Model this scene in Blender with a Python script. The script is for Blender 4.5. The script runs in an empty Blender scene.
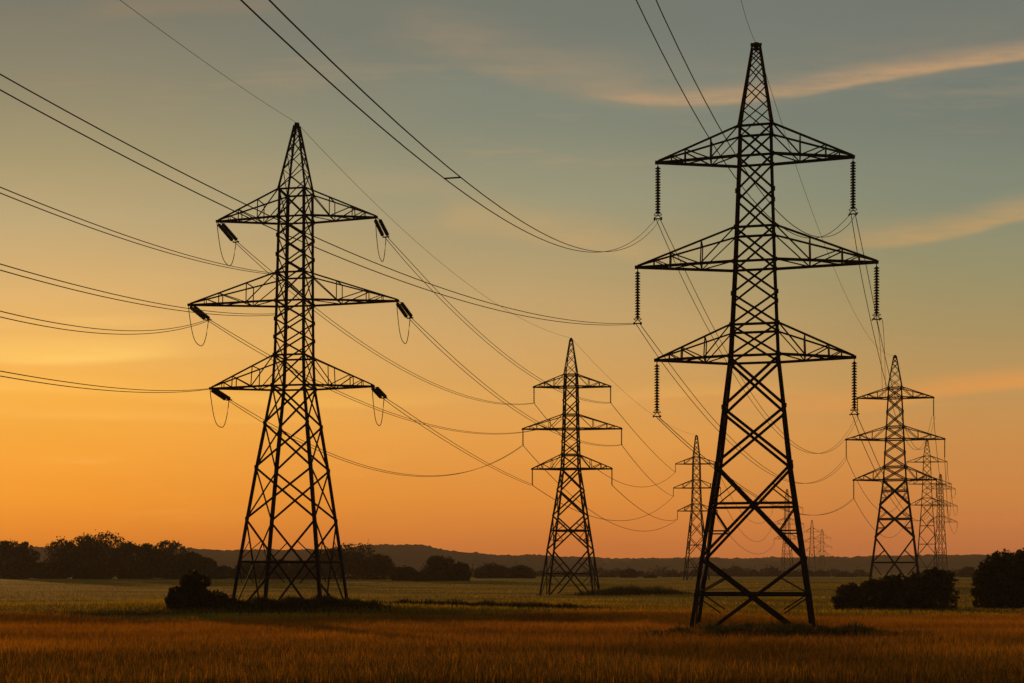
import bpy, math, random
import numpy as np
from mathutils import Vector, Matrix

C = bpy.context.scene.collection
SC = bpy.context.scene
R = math.radians
random.seed(7)
RNG = np.random.default_rng(11)

# ------------------------------------------------------------------ camera
FPX, HORIZON, CAM_Z = 1236.0, 573.0, 3.9
cd = bpy.data.cameras.new('camera')
cam = bpy.data.objects.new('camera', cd); C.objects.link(cam)
cam.location = (0, 0, CAM_Z); cam.rotation_euler = (R(90), 0, 0)
cd.sensor_width = 36.0; cd.lens = 36.0 * FPX / 1024.0
cd.shift_y = (HORIZON - 341.5) / 1024.0
cd.clip_start = 0.5; cd.clip_end = 12000
SC.camera = cam
SC.view_settings.view_transform = 'Standard'
SC.view_settings.look = 'None'
SC.view_settings.exposure = 0.12
SC.view_settings.gamma = 1.0
SC.view_settings.use_curve_mapping = False

# ------------------------------------------------------------------ world
SUN_EL, SUN_AZ = 4.5, -31.0        # degrees; azimuth from +Y towards +X
SKY_GAIN = 1.0
BACK = (0.06, 0.06, 0.062)
W = bpy.data.worlds.new('World'); SC.world = W; W.use_nodes = True
nt = W.node_tree; nt.nodes.clear()

def N(tree, t, **kw):
    n = tree.nodes.new(t)
    for k, v in kw.items(): setattr(n, k, v)
    return n

def M(op, a, b=None, clamp=False, c=None):
    n = nt.nodes.new('ShaderNodeMath'); n.operation = op; n.use_clamp = clamp
    for i, v in enumerate((a, b, c)):
        if v is None: continue
        if isinstance(v, (int, float)): n.inputs[i].default_value = v
        else: nt.links.new(v, n.inputs[i])
    return n.outputs[0]

def lin(c):
    return tuple(((v / 255) / 12.92 if v / 255 <= .04045 else ((v / 255 + .055) / 1.055) ** 2.4) for v in c)

def smooth(v, a, b):
    n = nt.nodes.new('ShaderNodeMapRange'); n.interpolation_type = 'SMOOTHSTEP'
    nt.links.new(v, n.inputs[0]); n.inputs[1].default_value = a; n.inputs[2].default_value = b
    n.inputs[3].default_value = 0; n.inputs[4].default_value = 1
    return n.outputs[0]

def mixc(f, a, b):
    n = nt.nodes.new('ShaderNodeMix'); n.data_type = 'RGBA'
    if isinstance(f, (int, float)): n.inputs[0].default_value = f
    else: nt.links.new(f, n.inputs[0])
    for i, v in ((6, a), (7, b)):
        if isinstance(v, tuple): n.inputs[i].default_value = (*v, 1)
        else: nt.links.new(v, n.inputs[i])
    return n.outputs[2]

geo = nt.nodes.new('ShaderNodeTexCoord')
sep = nt.nodes.new('ShaderNodeSeparateXYZ'); nt.links.new(geo.outputs['Generated'], sep.inputs[0])
dx, dy, dz = sep.outputs
yy = M('MAXIMUM', dy, 0.08)
u = M('DIVIDE', dx, yy); v = M('DIVIDE', dz, yy)          # tangent of the azimuth / of the elevation
um = M('MULTIPLY', M('ADD', M('MULTIPLY', u, 1.0), 0.414), 1 / 0.828, True)

def ramp(stops):
    """stops: picture height -> colour of the sky there"""
    n = nt.nodes.new('ShaderNodeValToRGB'); r = n.color_ramp
    r.interpolation = 'EASE' if False else 'LINEAR'
    st = sorted(((HORIZON - y) / FPX / 0.9, c) for y, c in stops)
    while len(r.elements) < len(st): r.elements.new(0.5)
    for e, (p, c) in zip(r.elements, st):
        e.position = max(0, min(1, p)); e.color = (*lin(c), 1)
    nt.links.new(M('MULTIPLY', v, 1 / 0.9), n.inputs[0])
    return n.outputs[0]

sL = ramp([(573, (212, 112, 32)), (545, (224, 124, 34)), (500, (238, 146, 40)), (440, (243, 162, 54)), (390, (243, 172, 68)),
           (345, (238, 178, 90)), (290, (216, 172, 106)), (220, (186, 162, 116)), (150, (160, 146, 108)), (70, (136, 128, 104)), (0, (120, 117, 101)), (-500, (80, 84, 84))])
sM = ramp([(573, (198, 106, 50)), (545, (208, 118, 53)), (500, (222, 138, 54)), (440, (226, 154, 70)), (390, (216, 160, 86)),
           (330, (200, 160, 102)), (270, (178, 154, 108)), (200, (153, 147, 116)), (120, (129, 132, 114)), (50, (118, 122, 110)), (0, (114, 117, 106)), (-500, (76, 84, 88))])
sR = ramp([(573, (184, 104, 60)), (545, (194, 112, 62)), (500, (202, 128, 64)), (440, (200, 138, 72)), (390, (188, 144, 84)),
           (330, (166, 142, 94)), (270, (148, 140, 102)), (200, (130, 134, 112)), (120, (115, 122, 110)), (50, (112, 118, 109)), (0, (112, 116, 108)), (-500, (74, 84, 90))])
sky = mixc(smooth(um, 0.02, 0.52), sL, sM)
sky = mixc(smooth(um, 0.48, 0.98), sky, sR)

# cloud noise on the sky's own tangent plane, stretched along the horizon
comb = nt.nodes.new('ShaderNodeCombineXYZ'); nt.links.new(u, comb.inputs[0]); nt.links.new(v, comb.inputs[1])
def noise(scale, sx, sy, detail=5, rough=.55, off=0.0):
    mp = nt.nodes.new('ShaderNodeMapping'); mp.inputs['Scale'].default_value = (sx, sy, 1)
    mp.inputs['Location'].default_value = (off, off * .7, off * .3)
    mp.inputs['Rotation'].default_value = (0, 0, R(-3))
    nt.links.new(comb.outputs[0], mp.inputs[0])
    n = nt.nodes.new('ShaderNodeTexNoise'); n.inputs['Scale'].default_value = scale
    n.inputs['Detail'].default_value = detail; n.inputs['Roughness'].default_value = rough
    nt.links.new(mp.outputs[0], n.inputs['Vector'])
    return n.outputs[0]

def fcurve(val, pts):
    """pts (x,y) with x as picture column; returns y"""
    n = nt.nodes.new('ShaderNodeFloatCurve'); cv = n.mapping.curves[0]
    n.mapping.use_clip = False
    while len(cv.points) < len(pts): cv.points.new(0.5, 0.5)
    for p, (x, y) in zip(cv.points, pts): p.location = (x, y)
    n.mapping.update()
    nt.links.new(val, n.inputs['Value'])
    return n.outputs[0]
uc = M('MULTIPLY', M('ADD', u, 600 / FPX), FPX / 1200, True)     # -88..1112 px -> 0..1
def X(px): return (px + 88) / 1200

wob = noise(9, 1, 1.6, 4, .5, 3.1)
def cloud(sky, line, up, down, strength, col, nz, namp=0.8, wobble=10):
    """a wisp of high cloud: line (column,row,amount) its lower edge; up/down softness in rows"""
    vc = fcurve(uc, [(X(a), (HORIZON - b) / FPX) for a, b, _ in line])
    am = fcurve(uc, [(X(a), k) for a, _, k in line])
    d = M('SUBTRACT', M('ADD', v, M('MULTIPLY', M('SUBTRACT', wob, .5), wobble / FPX)), vc)
    mu = M('SUBTRACT', 1, smooth(d, 0, up / FPX)); md = smooth(d, -down / FPX, 0)
    m = M('MULTIPLY', M('MULTIPLY', mu, md), am)
    m = M('MULTIPLY', m, M('ADD', 1 - namp, M('MULTIPLY', smooth(nz, .3, .7), namp)))
    return mixc(M('MULTIPLY', m, strength, True), sky, lin(col))
n1 = noise(8, 1, 4.5, 8, .62, .4); n2 = noise(5, 1, 7, 7, .6, 5.2); n3 = noise(17, 1, 6, 8, .66, 1.7)
sky = cloud(sky, [(-80, 60, 0), (350, 40, 0), (430, 48, .8), (560, 84, .9), (640, 98, .7), (700, 100, .5), (860, 78, .4), (1024, 54, .4), (1110, 40, .4)], 70, 18, .62, (166, 140, 106), n1, .8, 16)
sky = cloud(sky, [(-80, 90, 0), (540, 84, 0), (610, 97, .45), (690, 102, .8), (780, 95, .8), (860, 81, 1), (950, 67, .95), (1024, 56, 1), (1110, 42, .9)], 24, 6, .8, (196, 154, 110), n3, .6, 9)
sky = cloud(sky, [(-80, 240, 0), (780, 246, 0), (860, 244, .7), (940, 236, .95), (1024, 217, 1), (1110, 200, 1)], 32, 8, .7, (196, 154, 98), n3, .5)
sky = cloud(sky, [(-80, 240, 0), (400, 230, 0), (470, 226, .8), (560, 240, .9), (650, 256, .5), (760, 262, 0), (1110, 262, 0)], 44, 14, .55, (206, 162, 102), n1, .7)
sky = cloud(sky, [(-80, 352, 1), (60, 360, 1), (150, 356, .7), (260, 350, 0), (1110, 352, 0)], 34, 8, .75, (255, 204, 104), n2, .5)
sky = cloud(sky, [(-80, 392, .8), (80, 388, .7), (200, 398, .6), (380, 402, .5), (520, 396, 0), (1110, 398, 0)], 18, 8, .7, (255, 194, 90), n2, .6)
sky = cloud(sky, [(-80, 410, 0), (560, 412, 0), (700, 404, .6), (850, 408, .7), (940, 392, 1), (1024, 384, 1), (1110, 380, 1)], 26, 9, .7, (224, 150, 74), n2, .5)
n4 = noise(10, 1, 9, 8, .65, 2.3)
sky = cloud(sky, [(-80, 318, .9), (60, 326, .8), (140, 322, .4), (220, 320, 0), (1110, 320, 0)], 13, 6, .6, (252, 200, 112), n4, .8, 6)
sky = cloud(sky, [(-80, 412, .4), (120, 416, .8), (260, 420, .6), (420, 414, 0), (1110, 414, 0)], 12, 6, .5, (250, 184, 84), n4, .7, 6)
sky = cloud(sky, [(-80, 300, 0), (480, 300, 0), (560, 402, .6), (660, 396, .8), (780, 392, .4), (860, 394, 0), (1110, 394, 0)], 16, 5, .5, (234, 174, 92), n4, .7, 8)
sky = cloud(sky, [(-80, 14, 0), (60, 14, 0), (130, 10, .8), (230, 6, .8), (320, 8, 0), (1110, 8, 0)], 26, 12, .5, (154, 128, 96), n1, .5)
sky = cloud(sky, [(-80, 262, 0), (60, 262, 0), (120, 200, .3), (380, 186, .6), (470, 190, .2), (520, 190, 0), (1110, 190, 0)], 30, 18, .32, (192, 158, 112), n1, .8)
# thin broken veils of high cloud catching the last light
veil = M('MULTIPLY', smooth(noise(4.2, 1, 8, 9, .68, 11.3), .52, .74), smooth(noise(2.2, 1, 2.5, 4, .5, 6.6), .42, .62))
veil = M('MULTIPLY', veil, M('MULTIPLY', smooth(v, .02, .10), M('SUBTRACT', 1, smooth(v, .34, .46))))
sky = mixc(M('MULTIPLY', veil, .42), sky, mixc(smooth(v, .08, .30), lin((255, 190, 92)), lin((190, 152, 112))))
# very faint unevenness everywhere
hsv = nt.nodes.new('ShaderNodeHueSaturation'); nt.links.new(sky, hsv.inputs['Color'])
nt.links.new(M('ADD', .95, M('MULTIPLY', noise(6, 1, 4, 6, .5, 8.8), .10)), hsv.inputs['Value'])
sky = hsv.outputs[0]
# away from the sunset the sky turns to plain grey dusk
sky = mixc(smooth(dy, 0.45, -0.25), sky, BACK)      # range is reversed on purpose below
mr = [n for n in nt.nodes if n.bl_idname == 'ShaderNodeMapRange'][-1]
mr.inputs[1].default_value = -0.25; mr.inputs[2].default_value = 0.55; mr.inputs[3].default_value = 1; mr.inputs[4].default_value = 0
bg = nt.nodes.new('ShaderNodeBackground'); nt.links.new(sky, bg.inputs[0]); bg.inputs[1].default_value = SKY_GAIN
ns = nt.nodes.new('ShaderNodeTexSky'); ns.sky_type = 'NISHITA'; ns.sun_disc = False
ns.sun_elevation = R(SUN_EL); ns.sun_rotation = R(SUN_AZ)
bg2 = nt.nodes.new('ShaderNodeBackground'); nt.links.new(ns.outputs[0], bg2.inputs[0]); bg2.inputs[1].default_value = 0.05
mx = nt.nodes.new('ShaderNodeMixShader'); mx.inputs[0].default_value = 0.03
nt.links.new(bg.outputs[0], mx.inputs[1]); nt.links.new(bg2.outputs[0], mx.inputs[2])
wo = nt.nodes.new('ShaderNodeOutputWorld'); nt.links.new(mx.outputs[0], wo.inputs[0])

# ------------------------------------------------------------------ sun, just outside the left edge, almost down
sd = bpy.data.lights.new('sun', 'SUN'); sun = bpy.data.objects.new('sun', sd); C.objects.link(sun)
sd.energy = 2.3; sd.angle = R(1.0); sd.color = (1.0, 0.50, 0.16)
s = Vector((math.sin(R(SUN_AZ)) * math.cos(R(SUN_EL)), math.cos(R(SUN_AZ)) * math.cos(R(SUN_EL)), math.sin(R(SUN_EL))))
sun.rotation_euler = (-s).to_track_quat('-Z', 'Y').to_euler()

# ------------------------------------------------------------------ helpers
def ss(a, b, x):
    t = np.clip((x - a) / (b - a), 0, 1); return t * t * (3 - 2 * t)

def gz(x, y):
    """height of the land"""
    x = np.asarray(x, float); y = np.asarray(y, float)
    z = 0.2 * ss(90, 110, y) + 1.9 * ss(120, 420, y) + 0.6 * ss(600, 1100, y)
    z = z + 1.05 * ss(90, 100, y) * np.exp(-((x + 20) / 34) ** 2) * (1 - ss(112, 150, y))
    z = z + 0.9 * np.exp(-((x - 66) / 34) ** 2 - ((y - 214) / 34) ** 2)
    z = z + 0.05 * np.sin(x * .21 + y * .05) * ss(20, 60, y) + 0.04 * np.sin(y * .33 - x * .07)
    return z

def at(px, py, Y):
    return Vector(((px - 512) / FPX * Y, Y, CAM_Z - (py - HORIZON) / FPX * Y))

def pix(p):
    return (512 + p[0] / p[1] * FPX, HORIZON - (p[2] - CAM_Z) / p[1] * FPX)

class MB:
    def __init__(s): s.v = []; s.f = []
    def add(s, vs, fs):
        o = len(s.v); s.v += [tuple(p) for p in vs]; s.f += [tuple(i + o for i in f) for f in fs]
    def frame(s, p, q, ref=None):
        d = (q - p).normalized()
        r = Vector((0, 0, 1)) if abs(d.z) < .95 else Vector((0, 1, 0))
        if ref is not None and abs(ref.dot(d)) < .98: r = ref
        a = d.cross(r).normalized(); b = d.cross(a).normalized()
        return d, a, b
    def bar(s, p, q, w, h=None, ref=None):
        p, q = Vector(p), Vector(q); h = h or w
        d, a, b = s.frame(p, q, ref)
        vs = []
        for c in (p, q):
            for i, j in ((-1, -1), (1, -1), (1, 1), (-1, 1)): vs.append(c + a * (i * w / 2) + b * (j * h / 2))
        s.add(vs, [(3, 2, 1, 0), (4, 5, 6, 7), (0, 1, 5, 4), (1, 2, 6, 5), (2, 3, 7, 6), (3, 0, 4, 7)])
    def angle(s, p, q, w, t, ref):
        """rolled steel angle: two flanges of width w and thickness t, heel on the line p-q, opening towards -ref"""
        p, q = Vector(p), Vector(q); d = (q - p).normalized()
        r = (ref - d * ref.dot(d))
        if r.length < 1e-4: r = d.orthogonal()
        r.normalize(); sd_ = d.cross(r)
        a = (-r + sd_).normalized(); b = (-r - sd_).normalized()
        prof = [(0, 0), (w, 0), (w, t), (t, t), (t, w), (0, w)]
        vs = [c + a * i + b * j for c in (p, q) for i, j in prof]
        fs = [(0, 1, 7, 6), (1, 2, 8, 7), (2, 3, 9, 8), (3, 4, 10, 9), (4, 5, 11, 10), (5, 0, 6, 11),
              (3, 2, 1, 0), (5, 4, 3, 0), (6, 7, 8, 9), (6, 9, 10, 11)]
        s.add(vs, fs)
    def tube(s, pts, r, n=6):
        pts = [Vector(p) for p in pts]; m = len(pts); o = len(s.v)
        for i, p in enumerate(pts):
            d = (pts[min(i + 1, m - 1)] - pts[max(i - 1, 0)]).normalized()
            ref = Vector((0, 0, 1)) if abs(d.z) < .97 else Vector((0, 1, 0))
            a = d.cross(ref).normalized(); b = d.cross(a)
            rr = r[i] if isinstance(r, (list, tuple)) else r
            for k in range(n):
                t = 2 * math.pi * k / n
                s.v.append(tuple(p + a * (rr * math.cos(t)) + b * (rr * math.sin(t))))
        for i in range(m - 1):
            for k in range(n):
                k2 = (k + 1) % n
                s.f.append((o + i * n + k, o + i * n + k2, o + (i + 1) * n + k2, o + (i + 1) * n + k))
        s.f.append(tuple(o + k for k in range(n))[::-1]); s.f.append(tuple(o + (m - 1) * n + k for k in range(n)))
    def build(s, name, mat, parent=None, origin=None):
        me = bpy.data.meshes.new(name)
        o = Vector(origin) if origin is not None else Vector((0, 0, 0))
        me.from_pydata([(p[0] - o.x, p[1] - o.y, p[2] - o.z) for p in s.v], [], s.f); me.update()
        me.materials.append(mat)
        ob = bpy.data.objects.new(name, me); C.objects.link(ob)
        if parent is not None: ob.parent = parent
        if origin is not None and parent is None: ob.location = o
        return ob

def tag(o, label=None, cat=None, group=None, kind=None):
    if label: o['label'] = label
    if cat: o['category'] = cat
    if group: o['group'] = group
    if kind: o['kind'] = kind
    return o

def empty(name, loc):
    o = bpy.data.objects.new(name, None); C.objects.link(o); o.location = loc; o.empty_display_size = .5
    return o

# ------------------------------------------------------------------ materials
def mat(name, col, rough=.8, metal=0.0, var=.25, scale=1.0, translucent=0.0, attr=False, spec=.3):
    m = bpy.data.materials.new(name); m.use_nodes = True; t = m.node_tree
    b = t.nodes['Principled BSDF']; b.inputs['Roughness'].default_value = rough; b.inputs['Metallic'].default_value = metal
    b.inputs['Specular IOR Level'].default_value = spec
    tc = t.nodes.new('ShaderNodeTexCoord'); nz = t.nodes.new('ShaderNodeTexNoise')
    nz.inputs['Scale'].default_value = scale; nz.inputs['Detail'].default_value = 4
    t.links.new(tc.outputs['Object'], nz.inputs['Vector'])
    mp = t.nodes.new('ShaderNodeMapRange'); mp.inputs[1].default_value = .25; mp.inputs[2].default_value = .75
    mp.inputs[3].default_value = 1 - var; mp.inputs[4].default_value = 1 + var
    t.links.new(nz.outputs[0], mp.inputs[0])
    vm = t.nodes.new('ShaderNodeVectorMath'); vm.operation = 'SCALE'; vm.inputs[0].default_value = col
    if attr:
        at_ = t.nodes.new('ShaderNodeAttribute'); at_.attribute_name = 'tint'
        t.links.new(at_.outputs['Color'], vm.inputs[0])
    t.links.new(mp.outputs[0], vm.inputs['Scale'])
    t.links.new(vm.outputs[0], b.inputs['Base Color'])
    if translucent:
        tr = t.nodes.new('ShaderNodeBsdfTranslucent'); t.links.new(vm.outputs[0], tr.inputs[0])
        ms = t.nodes.new('ShaderNodeMixShader'); ms.inputs[0].default_value = translucent
        t.links.new(b.outputs[0], ms.inputs[1]); t.links.new(tr.outputs[0], ms.inputs[2])
        t.links.new(ms.outputs[0], t.nodes['Material Output'].inputs['Surface'])
    return m

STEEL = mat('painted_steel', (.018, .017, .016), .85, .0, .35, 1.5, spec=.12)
GLASS = mat('insulator_glaze', (.03, .018, .012), .45, 0, .2, 3)
CABLE = mat('weathered_cable', (.03, .03, .03), .65, 0, .2, 2)
CONCRETE = mat('footing_concrete', (.12, .11, .10), .9, 0, .2, 3)
BARK = mat('bark', (.06, .045, .03), .9, 0, .3, 2)
LEAF = mat('leaf', (.052, .054, .010), .8, 0, .6, .35, .2, spec=.1)
LEAF2 = mat('leaf_far', (.04, .042, .014), .8, 0, .4, .2, .15, spec=.1)
GRASS = mat('straw_grass', (.4, .2, .05), .8, 0, .35, .06, .45, attr=True, spec=.1)
WEED = mat('weed_leaf', (.05, .05, .015), .8, 0, .3, .3, .25, attr=True, spec=.1)

def ground_mat():
    m = bpy.data.materials.new('field_soil_and_grass'); m.use_nodes = True; t = m.node_tree
    b = t.nodes['Principled BSDF']; b.inputs['Roughness'].default_value = .95; b.inputs['Specular IOR Level'].default_value = .05
    ge = t.nodes.new('ShaderNodeNewGeometry'); sp = t.nodes.new('ShaderNodeSeparateXYZ'); t.links.new(ge.outputs['Position'], sp.inputs[0])
    def nz(sc, sx, sy, det=5, off=0):
        mp = t.nodes.new('ShaderNodeMapping'); mp.inputs['Scale'].default_value = (sx, sy, 1); mp.inputs['Location'].default_value = (off, off, 0)
        t.links.new(ge.outputs['Position'], mp.inputs[0])
        n = t.nodes.new('ShaderNodeTexNoise'); n.inputs['Scale'].default_value = sc; n.inputs['Detail'].default_value = det
        t.links.new(mp.outputs[0], n.inputs['Vector']); return n.outputs[0]
    def rmp(f, a, c0, c1, bb):
        r = t.nodes.new('ShaderNodeValToRGB'); r.color_ramp.elements[0].position = a; r.color_ramp.elements[1].position = bb
        r.color_ramp.elements[0].color = (*c0, 1); r.color_ramp.elements[1].color = (*c1, 1); t.links.new(f, r.inputs[0]); return r.outputs[0]
    def mix(f, a, c):
        n = t.nodes.new('ShaderNodeMix'); n.data_type = 'RGBA'
        t.links.new(f, n.inputs[0]); t.links.new(a, n.inputs[6]); t.links.new(c, n.inputs[7]); return n.outputs[2]
    straw = rmp(nz(.5, 1, .4), .3, (.10, .045, .006), (.20, .09, .010), .7)
    green = rmp(nz(.05, .35, 1.6, 6, 3), .35, (.10, .078, .004), (.42, .275, .011), .68)
    fine = rmp(nz(1.2, .5, 1.2, 6, 9), .3, (.75, .75, .75), (1.2, 1.2, 1.15), .7)
    # border between the ripe field in front and the meadow behind, wavering
    wv = t.nodes.new('ShaderNodeMath'); wv.operation = 'MULTIPLY_ADD'; t.links.new(nz(.08, 1, .3, 4, 5), wv.inputs[0]); wv.inputs[1].default_value = 14
    t.links.new(sp.outputs[1], wv.inputs[2])
    mr_ = t.nodes.new('ShaderNodeMapRange'); mr_.interpolation_type = 'SMOOTHSTEP'; t.links.new(wv.outputs[0], mr_.inputs[0])
    mr_.inputs[1].default_value = 97; mr_.inputs[2].default_value = 104
    col = mix(mr_.outputs[0], straw, green)
    mu = t.nodes.new('ShaderNodeMix'); mu.data_type = 'RGBA'; mu.blend_type = 'MULTIPLY'; mu.inputs[0].default_value = 1
    t.links.new(col, mu.inputs[6]); t.links.new(fine, mu.inputs[7])
    t.links.new(mu.outputs[2], b.inputs['Base Color'])
    bp = t.nodes.new('ShaderNodeBump'); bp.inputs['Strength'].default_value = .5; bp.inputs['Distance'].default_value = .3
    t.links.new(nz(2.5, 1, .6, 6, 2), bp.inputs['Height']); t.links.new(bp.outputs[0], b.inputs['Normal'])
    return m
GROUND = ground_mat()
HILL = mat('wooded_hill', (.075, .055, .020), .95, 0, .4, .02, spec=.05)

# ------------------------------------------------------------------ ground and hills
def grid_mesh(name, xs, ys, zf, m):
    XX, YY = np.meshgrid(xs, ys); ZZ = zf(XX, YY)
    vs = np.stack([XX, YY, ZZ], -1).reshape(-1, 3); nx, ny = len(xs), len(ys)
    i = np.arange((ny - 1) * (nx - 1)); r, c = i // (nx - 1), i % (nx - 1); a = r * nx + c
    fs = np.stack([a, a + 1, a + nx + 1, a + nx], -1)
    me = bpy.data.meshes.new(name); me.from_pydata(vs.tolist(), [], fs.tolist()); me.update()
    me.polygons.foreach_set('use_smooth', np.ones(len(fs), bool)); me.materials.append(m)
    o = bpy.data.objects.new(name, me); C.objects.link(o); return o
xs = np.concatenate([[-5000, -2500, -1200, -600, -320], np.arange(-200, 201, 4.0), [320, 600, 1200, 2500, 5000]])
ys = np.concatenate([[-400, -150, -60, -20], np.arange(0, 140, 1.5), np.arange(140, 440, 8.0), [480, 560, 660, 800, 950, 1100, 1400, 1900, 2600, 4000, 7000]])
tag(grid_mesh('ground', xs, ys, gz, GROUND), kind='structure')

hp = np.array([(-900, 552), (-200, 546), (0, 547), (35, 548), (190, 549), (240, 551), (330, 549), (385, 546), (420, 546), (460, 551), (500, 555), (560, 558), (640, 558),
               (720, 559), (800, 558), (900, 556), (960, 555), (1024, 554), (1300, 550), (1900, 556)], float)
HD = 1450.0
hx = np.concatenate([np.arange(-1400, -700, 20), np.arange(-700, 700, 1.6), np.arange(700, 1401, 20)])
hy = np.concatenate([[1150, 1200, 1250, 1300, 1340, 1380, 1405, 1420, 1430, 1436], np.arange(1440, 1464, 2.0), [1475, 1500, 1560, 1700]])
def hillz(x, y):
    top = CAM_Z + (HORIZON - np.interp(512 + x / HD * FPX, hp[:, 0], hp[:, 1])) / FPX * HD
    g = gz(x, y)
    f = np.where(y < HD, ss(1150, HD, y) ** .8, 1 - .6 * ss(HD, 1700, y))
    z = g - .5 + (top - g) * f
    rr = np.random.default_rng(5)
    for sc, am in ((90, 1.6), (31, .9), (13, .9), (6.5, .8), (4.1, .55)):
        ph = rr.uniform(0, 6.28, 4)
        z = z + am * f * np.sin(x / sc * 2.9 + ph[0] + 1.7 * np.sin(y / sc + ph[1])) * np.cos(y / sc * 2.1 + ph[2] + np.sin(x / sc * .73 + ph[3]))
    return z + rr.uniform(-.7, .7, z.shape) * f
h = tag(grid_mesh('hills', hx, hy, hillz, HILL), kind='structure')

# ------------------------------------------------------------------ pylons
class Pylon: pass

def ring(P, z):
    """the four corners of the body at height z (world), order front-left, front-right, rear-right, rear-left"""
    hw = np.interp(z, P.zs, P.ws)
    c, s_ = math.cos(P.phi), math.sin(P.phi)
    cx = P.x + P.lean * z / P.H
    out = []
    for i, j in ((-1, -1), (1, -1), (1, 1), (-1, 1)):
        out.append(Vector((cx + (i * c - j * s_) * hw, P.y + (i * s_ + j * c) * hw, P.zb + z)))
    return out

def disc_string(mb, p, q, n, r, core, seg=10):
    """cap-and-pin insulator discs strung from p to q"""
    p, q = Vector(p), Vector(q); d, a, b = mb.frame(p, q)
    L = (q - p).length
    prof = [(0, core)]
    for k in range(n):
        t0 = (k + .08) / n * L; st = L / n
        prof += [(t0, core), (t0 + st * .22, core * 1.5), (t0 + st * .42, r * .75), (t0 + st * .58, r), (t0 + st * .66, r * .9), (t0 + st * .68, core)]
    prof.append((L, core)); o = len(mb.v)
    for t, rr in prof:
        for k in range(seg):
            th = 2 * math.pi * k / seg
            mb.v.append(tuple(p + d * t + a * (rr * math.cos(th)) + b * (rr * math.sin(th))))
    for i in range(len(prof) - 1):
        for k in range(seg):
            k2 = (k + 1) % seg
            mb.f.append((o + i * seg + k, o + i * seg + k2, o + (i + 1) * seg + k2, o + (i + 1) * seg + k))

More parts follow.
